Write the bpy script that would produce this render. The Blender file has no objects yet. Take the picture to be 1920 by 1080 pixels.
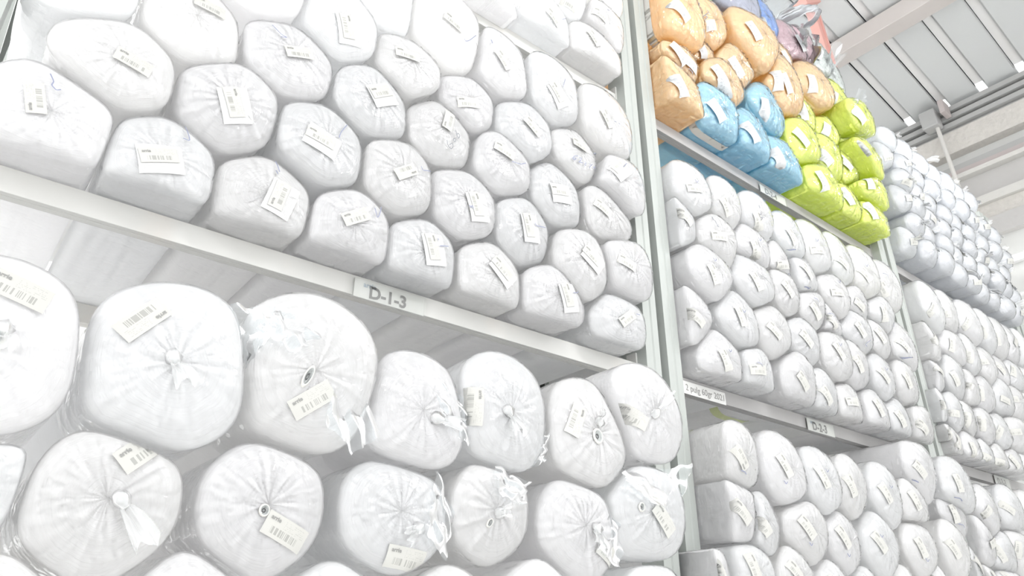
import bpy, bmesh, math, random
import numpy as np
from mathutils import Vector, Matrix

random.seed(7)
RNG = np.random.default_rng(7)
C = bpy.context.scene.collection
SC = bpy.context.scene

# ------------------------------------------------------------------ camera, world, lights, exposure
F_PX = 1345.742
YAW, PITCH, ROLL = 0.675767, 0.44608, 0.0023645
CAM = np.array([0.0, -2.09, 1.6])


def cam_axes():
    fw = np.array([math.sin(YAW) * math.cos(PITCH), math.cos(YAW) * math.cos(PITCH), math.sin(PITCH)])
    r0 = np.array([math.cos(YAW), -math.sin(YAW), 0.0])
    u0 = np.cross(r0, fw)
    r = math.cos(ROLL) * r0 + math.sin(ROLL) * u0
    u = -math.sin(ROLL) * r0 + math.cos(ROLL) * u0
    return r, u, fw


AX_R, AX_U, AX_F = cam_axes()
cam_data = bpy.data.cameras.new('camera')
cam_data.sensor_width = 36.0
cam_data.lens = F_PX * 36.0 / 1920.0
cam_data.clip_start = 0.05
cam_data.clip_end = 200
cam = bpy.data.objects.new('camera', cam_data)
C.objects.link(cam)
m = Matrix.Identity(4)
for i in range(3):
    m[i][0], m[i][1], m[i][2], m[i][3] = AX_R[i], AX_U[i], -AX_F[i], CAM[i]
cam.matrix_world = m
SC.camera = cam

world = bpy.data.worlds.new('world')
SC.world = world
world.use_nodes = True
bg = world.node_tree.nodes['Background']
bg.inputs['Color'].default_value = (0.985, 0.99, 1.0, 1)
bg.inputs['Strength'].default_value = 1.0


def area_light(name, loc, target, sx, sy, power, col=(1, 1, 1)):
    d = bpy.data.lights.new(name, 'AREA')
    d.shape = 'RECTANGLE'
    d.size, d.size_y, d.energy, d.color = sx, sy, power, col
    o = bpy.data.objects.new(name, d)
    C.objects.link(o)
    o.location = loc
    o.rotation_euler = (Vector(target) - Vector(loc)).to_track_quat('-Z', 'Y').to_euler()
    return o


# strip lamps that hang over the aisle the photograph is taken from
area_light('unseen_lamp', (-1.2, -3.2, 4.6), (1.0, 0.0, 2.4), 1.8, 0.06, 7)
area_light('unseen_lamp', (2.6, -3.4, 5.4), (4.0, 0.0, 3.0), 2.4, 0.10, 26)
area_light('unseen_lamp', (6.2, -3.4, 5.8), (6.6, 0.0, 3.4), 2.4, 0.10, 26)

# unseen fill lights added behind the racks to make the gaps between rolls glow
area_light('unseen_lamp', (0.6, 1.75, 6.2), (0.6, 1.3, 2.0), 0.3, 2.4, 60)
area_light('unseen_lamp', (3.6, 1.75, 6.2), (3.6, 1.3, 2.0), 0.3, 2.4, 60)
area_light('unseen_lamp', (6.8, 1.75, 6.2), (6.8, 1.3, 2.0), 0.3, 2.4, 60)

SC.view_settings.view_transform = 'Standard'
SC.view_settings.look = 'None'
SC.view_settings.gamma = 1.0
SC.view_settings.use_curve_mapping = False
SC.view_settings.exposure = 1.28
SC.cycles.max_bounces = 16
SC.cycles.diffuse_bounces = 14
SC.cycles.transparent_max_bounces = 16


# ------------------------------------------------------------------ pixel <-> place helpers (1920 x 1080 frame)
def ray(px, py):
    return (px - 960) / F_PX * AX_R - (py - 540) / F_PX * AX_U + AX_F


def at_y(px, py, y):          # point on the world plane Y = y
    d = ray(px, py)
    return CAM + d * ((y - CAM[1]) / d[1])


def at_x(px, py, x):
    d = ray(px, py)
    return CAM + d * ((x - CAM[0]) / d[0])


# ------------------------------------------------------------------ materials
MATS = {}


def new_mat(name):
    mt = bpy.data.materials.new(name)
    mt.use_nodes = True
    nt = mt.node_tree
    nt.nodes.clear()
    out = nt.nodes.new('ShaderNodeOutputMaterial')
    MATS[name] = mt
    return mt, nt, out


def nd(nt, typ, **kw):
    n = nt.nodes.new(typ)
    for k, v in kw.items():
        setattr(n, k, v)
    return n


def math_node(nt, op, a, b=None):
    n = nd(nt, 'ShaderNodeMath', operation=op)
    for i, v in enumerate((a, b)):
        if v is None:
            continue
        if isinstance(v, (int, float)):
            n.inputs[i].default_value = v
        else:
            nt.links.new(v, n.inputs[i])
    return n.outputs[0]


def fabric_mat(name, col, vary=0.03, ring=1.0, rough=0.85, thin=0.47):
    """rolled cloth: fine layer rings that follow the uv distance from the centre of the roll end"""
    mt, nt, out = new_mat(name)
    L = nt.links.new
    bs = nd(nt, 'ShaderNodeBsdfPrincipled')
    bs.inputs['Roughness'].default_value = rough
    bs.inputs['Specular IOR Level'].default_value = 0.25
    uv = nd(nt, 'ShaderNodeUVMap')
    sep = nd(nt, 'ShaderNodeSeparateXYZ')
    L(uv.outputs[0], sep.inputs[0])
    tc = nd(nt, 'ShaderNodeTexCoord')
    oi = nd(nt, 'ShaderNodeObjectInfo')
    wob = nd(nt, 'ShaderNodeTexNoise')
    wob.inputs['Scale'].default_value = 9.0
    L(tc.outputs['Object'], wob.inputs['Vector'])
    v = math_node(nt, 'ADD', sep.outputs[1], math_node(nt, 'MULTIPLY', wob.outputs[0], 0.16))
    v = math_node(nt, 'ADD', v, math_node(nt, 'MULTIPLY', oi.outputs['Random'], 37.0))
    rn = nd(nt, 'ShaderNodeTexNoise', noise_dimensions='1D')
    rn.inputs['Scale'].default_value = 17.0
    rn.inputs['Detail'].default_value = 3.0
    L(v, rn.inputs['W'])
    lump = nd(nt, 'ShaderNodeTexNoise')
    lump.inputs['Scale'].default_value = 14.0
    lump.inputs['Detail'].default_value = 3.0
    L(tc.outputs['Object'], lump.inputs['Vector'])
    h = math_node(nt, 'ADD', math_node(nt, 'MULTIPLY', rn.outputs[0], 1.0 * ring), math_node(nt, 'MULTIPLY', lump.outputs[0], 2.2))
    # lengthwise folds of the cloth
    mp = nd(nt, 'ShaderNodeMapping')
    mp.inputs['Scale'].default_value = (17, 0.45, 1)
    L(uv.outputs[0], mp.inputs['Vector'])
    fo = nd(nt, 'ShaderNodeTexNoise', noise_dimensions='4D')
    fo.inputs['Scale'].default_value = 1.0
    fo.inputs['Detail'].default_value = 1.0
    L(mp.outputs[0], fo.inputs['Vector'])
    L(math_node(nt, 'MULTIPLY', oi.outputs['Random'], 41.0), fo.inputs['W'])
    h = math_node(nt, 'ADD', h, math_node(nt, 'MULTIPLY', fo.outputs[0], 2.4))
    bp = nd(nt, 'ShaderNodeBump')
    bp.inputs['Strength'].default_value = 0.55
    bp.inputs['Distance'].default_value = 0.012
    L(h, bp.inputs['Height'])
    L(bp.outputs[0], bs.inputs['Normal'])
    # each roll a slightly different dye lot
    ramp = nd(nt, 'ShaderNodeMixRGB')
    ramp.inputs[1].default_value = (*[min(1, c * (1 - vary)) for c in col], 1)
    ramp.inputs[2].default_value = (*col, 1)
    L(oi.outputs['Random'], ramp.inputs[0])
    L(ramp.outputs[0], bs.inputs['Base Color'])
    # knitted cloth lets light through
    tl = nd(nt, 'ShaderNodeBsdfTranslucent')
    L(ramp.outputs[0], tl.inputs['Color'])
    mx = nd(nt, 'ShaderNodeMixShader')
    mx.inputs[0].default_value = thin
    L(bs.outputs[0], mx.inputs[1])
    L(tl.outputs[0], mx.inputs[2])
    L(mx.outputs[0], out.inputs[0])
    return mt


def film_mat(name, haze=0.06, tint=(1.0, 1.0, 1.0), rough=0.07, gloss=1.0, bump=0.6):
    """thin clear packing film with stretch creases"""
    mt, nt, out = new_mat(name)
    L = nt.links.new
    uv = nd(nt, 'ShaderNodeUVMap')
    tc = nd(nt, 'ShaderNodeTexCoord')
    oi = nd(nt, 'ShaderNodeObjectInfo')
    mp = nd(nt, 'ShaderNodeMapping')
    mp.inputs['Scale'].default_value = (34, 3.0, 1)
    L(uv.outputs[0], mp.inputs['Vector'])
    n1 = nd(nt, 'ShaderNodeTexNoise', noise_dimensions='4D')
    n1.inputs['Scale'].default_value = 1.0
    n1.inputs['Detail'].default_value = 2.0
    L(mp.outputs[0], n1.inputs['Vector'])
    L(math_node(nt, 'MULTIPLY', oi.outputs['Random'], 50.0), n1.inputs['W'])
    n2 = nd(nt, 'ShaderNodeTexVoronoi', feature='F1')
    n2.inputs['Scale'].default_value = 22.0
    L(tc.outputs['Object'], n2.inputs['Vector'])
    h = math_node(nt, 'ADD', n1.outputs[0], math_node(nt, 'MULTIPLY', n2.outputs[0], 0.7))
    bp = nd(nt, 'ShaderNodeBump')
    bp.inputs['Strength'].default_value = bump
    bp.inputs['Distance'].default_value = 0.012
    L(h, bp.inputs['Height'])
    tr = nd(nt, 'ShaderNodeBsdfTransparent')
    tr.inputs[0].default_value = (*tint, 1)
    gl = nd(nt, 'ShaderNodeBsdfGlossy')
    gl.inputs['Roughness'].default_value = rough
    gl.inputs['Color'].default_value = (gloss, gloss, gloss, 1)
    L(bp.outputs[0], gl.inputs['Normal'])
    df = nd(nt, 'ShaderNodeBsdfDiffuse')
    df.inputs[0].default_value = (0.97, 0.975, 0.975, 1)
    fr = nd(nt, 'ShaderNodeFresnel')
    fr.inputs['IOR'].default_value = 1.5
    L(bp.outputs[0], fr.inputs['Normal'])
    m1 = nd(nt, 'ShaderNodeMixShader')
    m1.inputs[0].default_value = haze
    L(tr.outputs[0], m1.inputs[1])
    L(df.outputs[0], m1.inputs[2])
    m2 = nd(nt, 'ShaderNodeMixShader')
    L(fr.outputs[0], m2.inputs[0])
    L(m1.outputs[0], m2.inputs[1])
    L(gl.outputs[0], m2.inputs[2])
    L(m2.outputs[0], out.inputs[0])
    return mt


def paint_mat(name, col, rough=0.5, mottled=0.04, scale=6.0, bump=0.02, metal=0.0, stain=None):
    mt, nt, out = new_mat(name)
    L = nt.links.new
    bs = nd(nt, 'ShaderNodeBsdfPrincipled')
    bs.inputs['Roughness'].default_value = rough
    bs.inputs['Metallic'].default_value = metal
    tc = nd(nt, 'ShaderNodeTexCoord')
    no = nd(nt, 'ShaderNodeTexNoise')
    no.inputs['Scale'].default_value = scale
    no.inputs['Detail'].default_value = 6.0
    L(tc.outputs['Object'], no.inputs['Vector'])
    mx = nd(nt, 'ShaderNodeMixRGB')
    mx.inputs[1].default_value = (*[c * (1 - mottled) for c in col], 1)
    mx.inputs[2].default_value = (*[min(1, c * (1 + mottled)) for c in col], 1)
    L(no.outputs[0], mx.inputs[0])
    colour = mx.outputs[0]
    if stain:
        n2 = nd(nt, 'ShaderNodeTexNoise')
        n2.inputs['Scale'].default_value = 3.0
        n2.inputs['Detail'].default_value = 4.0
        L(tc.outputs['Object'], n2.inputs['Vector'])
        rp = nd(nt, 'ShaderNodeValToRGB')
        rp.color_ramp.elements[0].position = 0.56
        rp.color_ramp.elements[1].position = 0.74
        L(n2.outputs[0], rp.inputs[0])
        m2 = nd(nt, 'ShaderNodeMixRGB')
        L(rp.outputs[0], m2.inputs[0])
        L(colour, m2.inputs[1])
        m2.inputs[2].default_value = (*stain, 1)
        colour = m2.outputs[0]
    L(colour, bs.inputs['Base Color'])
    if bump:
        bp = nd(nt, 'ShaderNodeBump')
        bp.inputs['Strength'].default_value = 0.4
        bp.inputs['Distance'].default_value = bump
        L(no.outputs[0], bp.inputs['Height'])
        L(bp.outputs[0], bs.inputs['Normal'])
    L(bs.outputs[0], out.inputs[0])
    return mt


def label_mat(name, paper, ink, bars=True):
    """printed label: bar code block and rows of tiny print laid out in uv"""
    mt, nt, out = new_mat(name)
    L = nt.links.new
    bs = nd(nt, 'ShaderNodeBsdfPrincipled')
    bs.inputs['Roughness'].default_value = 0.6
    uv = nd(nt, 'ShaderNodeUVMap')
    sep = nd(nt, 'ShaderNodeSeparateXYZ')
    L(uv.outputs[0], sep.inputs[0])
    u, v = sep.outputs[0], sep.outputs[1]
    oi = nd(nt, 'ShaderNodeObjectInfo')

    def band(x, lo, hi):
        return math_node(nt, 'MULTIPLY', math_node(nt, 'GREATER_THAN', x, lo), math_node(nt, 'LESS_THAN', x, hi))
    wn = nd(nt, 'ShaderNodeTexWhiteNoise', noise_dimensions='1D')
    L(math_node(nt, 'ADD', math_node(nt, 'FLOOR', math_node(nt, 'MULTIPLY', u, 64.0)), math_node(nt, 'MULTIPLY', math_node(nt, 'FLOOR', math_node(nt, 'MULTIPLY', oi.outputs['Random'], 999.0)), 3.0)), wn.inputs['W'])
    bar = math_node(nt, 'GREATER_THAN', wn.outputs[0], 0.5)
    if bars:
        code = math_node(nt, 'MULTIPLY', math_node(nt, 'MULTIPLY', bar, band(u, 0.18, 0.82)), band(v, 0.16, 0.46))
    else:
        code = math_node(nt, 'MULTIPLY', bar, 0.0)
    # tiny print: broken lines
    w2 = nd(nt, 'ShaderNodeTexWhiteNoise', noise_dimensions='2D')
    cv = nd(nt, 'ShaderNodeCombineXYZ')
    L(math_node(nt, 'FLOOR', math_node(nt, 'MULTIPLY', u, 46.0)), cv.inputs[0])
    rows = math_node(nt, 'MULTIPLY', v, 13.0 if bars else 18.0)
    L(math_node(nt, 'FLOOR', rows), cv.inputs[1])
    L(cv.outputs[0], w2.inputs['Vector'])
    ink_on = math_node(nt, 'GREATER_THAN', w2.outputs[0], 0.55)
    row_on = math_node(nt, 'LESS_THAN', math_node(nt, 'FRACT', rows), 0.42)
    if bars:
        area = math_node(nt, 'MULTIPLY', band(u, 0.42, 0.93), band(v, 0.53, 0.9))
    else:
        area = math_node(nt, 'MULTIPLY', band(u, 0.06, 0.94), band(v, 0.06, 0.94))
    tiny = math_node(nt, 'MULTIPLY', math_node(nt, 'MULTIPLY', math_node(nt, 'MULTIPLY', ink_on, row_on), area), 0.45)
    tot = math_node(nt, 'MAXIMUM', code, tiny)
    mx = nd(nt, 'ShaderNodeMixRGB')
    L(tot, mx.inputs[0])
    mx.inputs[1].default_value = (*paper, 1)
    mx.inputs[2].default_value = (*ink, 1)
    L(mx.outputs[0], bs.inputs['Base Color'])
    L(bs.outputs[0], out.inputs[0])
    return mt


def emit_mat(name, col, s):
    mt, nt, out = new_mat(name)
    e = nd(nt, 'ShaderNodeEmission')
    e.inputs[0].default_value = (*col, 1)
    e.inputs[1].default_value = s
    nt.links.new(e.outputs[0], out.inputs[0])
    return mt


WHITE = [fabric_mat('white_fabric', (0.968, 0.965, 0.967), 0.003), fabric_mat('cool_white_fabric', (0.963, 0.966, 0.968), 0.003),
         fabric_mat('warm_white_fabric', (0.969, 0.966, 0.962), 0.003)]
BLUEWHITE = fabric_mat('blue_white_fabric', (0.925, 0.937, 0.953), 0.01)
ORANGE = fabric_mat('orange_fabric', (0.997, 0.815, 0.54), 0.01, thin=0.4)
BLUE = fabric_mat('blue_fabric', (0.55, 0.83, 0.95), 0.02, thin=0.38)
ROYAL = fabric_mat('royal_blue_fabric', (0.30, 0.46, 0.80), 0.05, thin=0.2)
NAVY = fabric_mat('navy_fabric', (0.50, 0.52, 0.60), 0.1, thin=0.2)
YELLOW = fabric_mat('neon_yellow_fabric', (0.93, 0.997, 0.30), 0.005, thin=0.35)
LIME = fabric_mat('lime_fabric', (0.66, 0.82, 0.4), 0.05, thin=0.2)
MAROON = fabric_mat('maroon_fabric', (0.66, 0.50, 0.54), 0.1, thin=0.2)
GREYF = fabric_mat('grey_fabric', (0.7, 0.74, 0.72), 0.1, thin=0.2)
FILM = film_mat('clear_film')
FILM_FAR = film_mat('clear_film_crumpled', 0.05, bump=0.6)
FILM_DYED = film_mat('clear_film_dyed_rolls', 0.015, bump=0.9)
BAG = film_mat('milky_bag_plastic', 0.05, (0.93, 0.955, 0.965), 0.3, 0.9, 0.10)
TAIL = film_mat('bag_end_plastic', 0.25, (0.93, 0.94, 0.935), 0.3, 0.9, 0.15)
PAPER = label_mat('cream_barcode_paper', (0.465, 0.462, 0.435), (0.31, 0.31, 0.29))
PAPERW = label_mat('white_barcode_paper', (0.455, 0.465, 0.465), (0.345, 0.35, 0.36))
SLIP = label_mat('printed_slip_paper', (0.49, 0.49, 0.485), (0.37, 0.37, 0.37), False)
INK = paint_mat('label_ink', (0.25, 0.25, 0.24), 0.6, 0, 1, 0)
PEN = paint_mat('blue_pen_ink', (0.22, 0.235, 0.33), 0.6, 0, 1, 0)
PENB = paint_mat('black_pen_ink', (0.21, 0.215, 0.235), 0.6, 0, 1, 0)
TAPE = paint_mat('masking_tape', (0.52, 0.505, 0.47), 0.6, 0.03)
TAPEY = paint_mat('yellow_tape', (0.66, 0.71, 0.40), 0.5, 0.03)
CORE = paint_mat('tube_hollow_shade', (0.46, 0.48, 0.47), 0.8, 0.15, 30)  # darker grey paints in the shade inside the tube end
CARD = paint_mat('cardboard_tube', (0.6, 0.59, 0.55), 0.8, 0.05, 30)
POST = paint_mat('grey_green_post_paint', (0.37, 0.39, 0.37), 0.45, 0.03, 5, 0.002)
BEAM1 = paint_mat('cream_grey_beam', (0.55, 0.548, 0.525), 0.5, 0.03, 6, 0.002, stain=(0.58, 0.55, 0.51))
BEAM2 = paint_mat('brown_grey_beam', (0.355, 0.348, 0.342), 0.5, 0.03, 6, 0.002)  # darker, browner tone for the beams of the farther bays
TAG = paint_mat('tag_card', (0.62, 0.62, 0.60), 0.6, 0.01, 3, 0)
SLEEVE = film_mat('tag_sleeve', 0.02, (0.97, 0.98, 0.97), bump=0.05)
TAGINK = paint_mat('tag_black_ink', (0.235, 0.23, 0.225), 0.7, 0, 1, 0)
TAGBLUE = paint_mat('tag_blue_ink', (0.33, 0.39, 0.45), 0.7, 0, 1, 0)


# ------------------------------------------------------------------ mesh helpers
def mesh_obj(name, verts, faces, mat, parent=None, uvs=None, smooth=True, mats=None, fmat=None):
    me = bpy.data.meshes.new(name)
    me.from_pydata([tuple(v) for v in verts], [], faces)
    if uvs is not None:
        lay = me.uv_layers.new(name='UVMap')
        li = np.empty(len(me.loops), dtype=np.int32)
        me.loops.foreach_get('vertex_index', li)
        arr = np.asarray(uvs, dtype=np.float32)
        if len(arr) == len(me.loops) and len(arr) != len(verts):
            data = arr
        else:
            data = arr[li]
        lay.data.foreach_set('uv', data.ravel())
    for mm in (mats or [mat]):
        me.materials.append(mm)
    if fmat is not None:
        me.polygons.foreach_set('material_index', np.asarray(fmat, dtype=np.int32))
    me.polygons.foreach_set('use_smooth', [smooth] * len(me.polygons))
    me.update()
    o = bpy.data.objects.new(name, me)
    C.objects.link(o)
    if parent:
        o.parent = parent
    return o


def tag(o, label, cat, group=None, kind=None):
    o['label'] = label
    o['category'] = cat
    if group:
        o['group'] = group
    if kind:
        o['kind'] = kind
    return o


def empty(name, loc):
    o = bpy.data.objects.new(name, None)
    o.empty_display_size = 0.1
    C.objects.link(o)
    o.location = loc
    return o


class MB:
    """collects boxes and prisms for one mesh"""
    def __init__(self):
        self.v, self.f = [], []

    def box(self, x0, y0, z0, x1, y1, z1):
        b = len(self.v)
        self.v += [(x0, y0, z0), (x1, y0, z0), (x1, y1, z0), (x0, y1, z0), (x0, y0, z1), (x1, y0, z1), (x1, y1, z1), (x0, y1, z1)]
        self.f += [tuple(b + i for i in q) for q in ((0, 3, 2, 1), (4, 5, 6, 7), (0, 1, 5, 4), (1, 2, 6, 5), (2, 3, 7, 6), (3, 0, 4, 7))]
        return self

    def prism(self, poly, axis, a0, a1):
        """poly: list of 2d points in the two other axes (in order), extruded along axis"""
        b, n = len(self.v), len(poly)
        for a in (a0, a1):
            for p, q in poly:
                self.v.append({'x': (a, p, q), 'y': (p, a, q), 'z': (p, q, a)}[axis])
        for i in range(n):
            j = (i + 1) % n
            self.f.append((b + i, b + j, b + n + j, b + n + i))
        self.f.append(tuple(b + i for i in range(n))[::-1])
        self.f.append(tuple(b + n + i for i in range(n)))
        return self

    def bar(self, p, q, w, h):
        p, q = Vector(p), Vector(q)
        d = (q - p).normalized()
        s = d.cross(Vector((0, 0, 1)))
        s = (s if s.length > 1e-4 else d.cross(Vector((1, 0, 0)))).normalized()
        t = d.cross(s).normalized()
        b = len(self.v)
        for e in (p, q):
            for i, j in ((-1, -1), (1, -1), (1, 1), (-1, 1)):
                self.v.append(tuple(e + s * i * w / 2 + t * j * h / 2))
        self.f += [tuple(b + i for i in k) for k in ((0, 1, 2, 3), (7, 6, 5, 4), (0, 4, 5, 1), (1, 5, 6, 2), (2, 6, 7, 3), (3, 7, 4, 0))]
        return self

    def tube(self, p, q, r, n=14):
        p, q = Vector(p), Vector(q)
        d = (q - p).normalized()
        s = d.cross(Vector((0, 1, 0.01))).normalized()
        t = d.cross(s)
        b = len(self.v)
        for e in (p, q):
            for i in range(n):
                a = 2 * math.pi * i / n
                self.v.append(tuple(e + s * math.cos(a) * r + t * math.sin(a) * r))
        for i in range(n):
            j = (i + 1) % n
            self.f.append((b + i, b + j, b + n + j, b + n + i))
        self.f.append(tuple(b + i for i in range(n))[::-1])
        self.f.append(tuple(b + n + i for i in range(n)))
        return self

    def build(self, name, mat, parent=None, bevel=0.0, origin=None):
        v = np.array(self.v, float)
        if origin is not None:
            v = v - np.array(origin)
        o = mesh_obj(name, v, self.f, mat, parent, smooth=False)
        bm = bmesh.new()
        bm.from_mesh(o.data)
        bmesh.ops.recalc_face_normals(bm, faces=bm.faces)
        bm.to_mesh(o.data)
        bm.free()
        if origin is not None and parent is None:
            o.location = origin
        if bevel:
            md = o.modifiers.new('bevel', 'BEVEL')
            md.width, md.segments, md.limit_method = bevel, 2, 'ANGLE'
        return o


_text_cache = {}


def text_mesh(body, bold=0.0):
    """flat lettering as (verts, faces), cap height about 0.7, baseline at 0"""
    key = (body, bold)
    if key not in _text_cache:
        cu = bpy.data.curves.new('lettering', 'FONT')
        cu.body = body
        cu.offset = bold
        cu.resolution_u = 3
        cu.fill_mode = 'FRONT'
        ob = bpy.data.objects.new('lettering', cu)
        C.objects.link(ob)
        dg = bpy.context.evaluated_depsgraph_get()
        dg.update()
        me = bpy.data.meshes.new_from_object(ob.evaluated_get(dg))
        vs = np.array([v.co[:] for v in me.vertices])
        fs = [tuple(p.vertices) for p in me.polygons]
        bpy.data.objects.remove(ob)
        bpy.data.curves.remove(cu)
        bpy.data.meshes.remove(me)
        _text_cache[key] = (vs, fs)
    return _text_cache[key]


# ------------------------------------------------------------------ setting: floor, walls, roof
ZC = 1.6                                       # camera height


def setting(o):
    o['kind'] = 'structure'
    return o


FLOORM = paint_mat('concrete_floor', (0.90, 0.895, 0.885), 0.6, 0.06, 2)
WALLM = paint_mat('pale_wall_cladding', (0.50, 0.503, 0.49), 0.7, 0.02, 2)
ROOFM = paint_mat('pale_roof_sheet', (0.50, 0.512, 0.508), 0.5, 0.02, 2)
RIBM = paint_mat('roof_rib_metal', (0.85, 0.84, 0.83), 0.4, 0.03, 2)
GIRDER = paint_mat('brown_primer_steel', (0.46, 0.43, 0.41), 0.7, 0.05, 3)
DARK = paint_mat('grey_steel', (0.36, 0.36, 0.353), 0.6, 0.05, 3)
ROUGH = paint_mat('rough_beige_concrete', (0.50, 0.48, 0.45), 0.9, 0.14, 14, 0.05)
REDB = paint_mat('oxide_red_steel', (0.42, 0.375, 0.365), 0.7, 0.05, 3)
PALEB = paint_mat('pale_beige_steel', (0.52, 0.51, 0.485), 0.7, 0.06, 8)
MIDB = paint_mat('grey_brown_cladding', (0.43, 0.42, 0.41), 0.7, 0.04, 3)
REDM = paint_mat('red_enamel', (0.62, 0.33, 0.29), 0.5, 0.04, 3)

setting(MB().box(-8, -9, -0.2, 12, 6, 0).build('floor', FLOORM))
XW = 11.5
setting(MB().box(XW, -9, 0, XW + 0.25, 4.2, ZC + 7.25).build('wall_right', WALLM))
setting(MB().box(-8, 2.2, 0, XW, 2.4, ZC + 7.5).build('wall_back', paint_mat('white_wall_paint', (0.86, 0.86, 0.855), 0.7, 0.02, 2)))


def roof_z(x):
    return ZC + 9.75 - 0.18 * x


# roof: flat pans between raised hollow ribs that run down the slope
roof = empty('ceiling', (2, 0, roof_z(2)))
setting(roof)
seam0, pitch_y, rib_w = 3.43 - 2.09, 0.5545, 0.125
mb_pan, k = None, 0
for k in range(-17, 3):
    y0 = seam0 + k * pitch_y                   # far side of the rib
    ya, yb = y0, y0 + pitch_y - rib_w          # pan lies between this rib and the next one
    if yb > 2.2:
        yb = 2.2
    if ya < 2.2:
        x0, x1 = -7.0, 11.4
        p = MB().prism([(x0, roof_z(x0)), (x1, roof_z(x1)), (x1, roof_z(x1) + 0.05), (x0, roof_z(x0) + 0.05)], 'y', ya, yb)
        p.build('roof_panel', ROOFM, roof, origin=(2, 0, roof_z(2)))
    if ya - rib_w < 2.2:
        x0, x1, h = -7.0, 11.2, 0.06          # the rib cap ends short of the eaves, where daylight comes in
        c = MB()
        c.prism([(x0, roof_z(x0) + h), (x1, roof_z(x1) + h), (x1, roof_z(x1) + h + 0.02), (x0, roof_z(x0) + h + 0.02)], 'y', ya - rib_w, min(ya, 2.2))
        for yw in (ya - rib_w - 0.02, min(ya, 2.2)):
            c.prism([(x0, roof_z(x0)), (x1, roof_z(x1)), (x1, roof_z(x1) + h + 0.02), (x0, roof_z(x0) + h + 0.02)], 'y', yw, yw + 0.02)
        c.build('roof_rib', RIBM, roof, origin=(2, 0, roof_z(2)))


def along_y(name, x0, z0, x1, z1, mat, label=None, cat='beam', y0=-7.5, y1=2.2, bevel=0.0):
    o = MB().box(x0, y0, z0 + ZC, x1, y1, z1 + ZC).build(name, mat, bevel=bevel)
    return o


# big primer-brown girder under the roof
def i_beam(x, z, w, h, t):
    a, b = w / 2, t / 2
    return [(x - a, z), (x + a, z), (x + a, z + t), (x + b, z + t), (x + b, z + h - t), (x + a, z + h - t), (x + a, z + h), (x - a, z + h), (x - a, z + h - t), (x - b, z + h - t), (x - b, z + t), (x - a, z + t)]


g = MB().prism([(8.93, 7.80 + ZC), (9.22, 7.80 + ZC), (9.22, 8.03 + ZC), (8.93, 8.08 + ZC)], 'y', -7.5, 2.2).build('ceiling_girder', GIRDER, bevel=0.01)
tag(g, 'brown primed steel girder crossing under the pale ribbed roof', 'beam')
# eaves: dark double rail with clamp, rough concrete ring beam, girts on the end wall
e = empty('eaves_rail', (11.3, 0, 7.4 + ZC))
for zz0, zz1, xx in ((7.56, 7.64, 11.22), (7.43, 7.51, 11.24), (7.30, 7.38, 11.26)):
    MB().box(xx, -7.5, zz0 + ZC, xx + 0.12, 2.2, zz1 + ZC).build('rail', DARK, e, origin=(11.3, 0, 7.4 + ZC))
MB().box(11.36, -7.5, 7.26 + ZC, 11.44, 2.2, 7.66 + ZC).build('web', DARK, e, origin=(11.3, 0, 7.4 + ZC))
tag(e, 'dark grey steel rails along the eaves below the roof sheets', 'rail')
along = [('trim_1', 11.30, 6.86, 11.5, 7.24, ROUGH), ('trim_2', 11.42, 6.60, 11.5, 6.70, DARK), ('trim_3', 11.40, 6.47, 11.5, 6.60, REDB),
         ('trim_4', 11.30, 6.40, 11.5, 6.47, PALEB), ('trim_5', 11.44, 5.99, 11.5, 6.40, MIDB), ('trim_6', 11.34, 5.86, 11.5, 5.99, PALEB),
         ('trim_7', 11.42, 5.64, 11.5, 5.86, ROUGH), ('trim_8', 11.38, 5.33, 11.5, 5.62, MIDB)]
for nm, x0, z0, x1, z1, mt in along:
    setting(along_y(nm, x0, z0, x1, z1, mt))

# hanging rod with its clamp
rp = empty('hanging_rod', (11.15, 0.885, ZC + 7.35))
org = (11.15, 0.885, ZC + 7.35)
MB().tube((11.13, 0.885, ZC + 7.40), (11.13, 0.80, ZC + 4.6), 0.03).build('rod', PALEB, rp, origin=org)
MB().box(11.0, 0.82, ZC + 7.3, 11.225, 1.06, ZC + 7.62).build('clamp', DARK, rp, origin=org, bevel=0.02)
MB().box(10.95, 0.66, ZC + 7.42, 11.2, 0.74, ZC + 7.66).build('bracket', REDB, rp, origin=org, bevel=0.01)
tag(rp, 'thin pale rod hanging from a dark clamp on the eaves rail', 'rod')

# red roof strut
s = empty('roof_strut', (8.2, 1.2, ZC + 8.1))
org = (8.2, 1.2, ZC + 8.1)
ys = 3.25 - 2.09
pt = at_y(1523, 24, ys)
pb = at_y(1545, 94, ys)
d = (pb - pt)
MB().bar(pt - d * 0.02, pt + d * 3.2, 0.12, 0.16).build('strut', REDM, s, origin=org, bevel=0.006)
MB().bar(pt - d * 0.02 + np.array([0.05, -0.065, 0]), pt + d * 3.2 + np.array([0.05, -0.065, 0]), 0.02, 0.05).build('flange', REDM, s, origin=org)
MB().bar(at_y(1499, 8, ys - 0.02), at_y(1537, 4, ys - 0.02), 0.2, 0.10).build('head_plate', REDM, s, origin=org, bevel=0.006)
tag(s, 'red steel strut with a wider head plate under the roof', 'strut')

# light tube on the end wall
lt = empty('tube_light', (11.3, 0.5, ZC + 4.85))
org = (11.3, 0.5, ZC + 4.85)
MB().tube((11.36, 0.72, ZC + 4.875), (11.36, -0.9, ZC + 4.875), 0.035).build('tube', emit_mat('tube_glow', (1, 1, 0.98), 3.0), lt, origin=org)
MB().box(11.40, -0.95, ZC + 4.84, 11.5, 0.76, ZC + 4.91).build('batten', paint_mat('batten_white', (0.8, 0.8, 0.8)), lt, origin=org)
tag(lt, 'glowing white tube light on the grey end wall', 'light')

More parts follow.
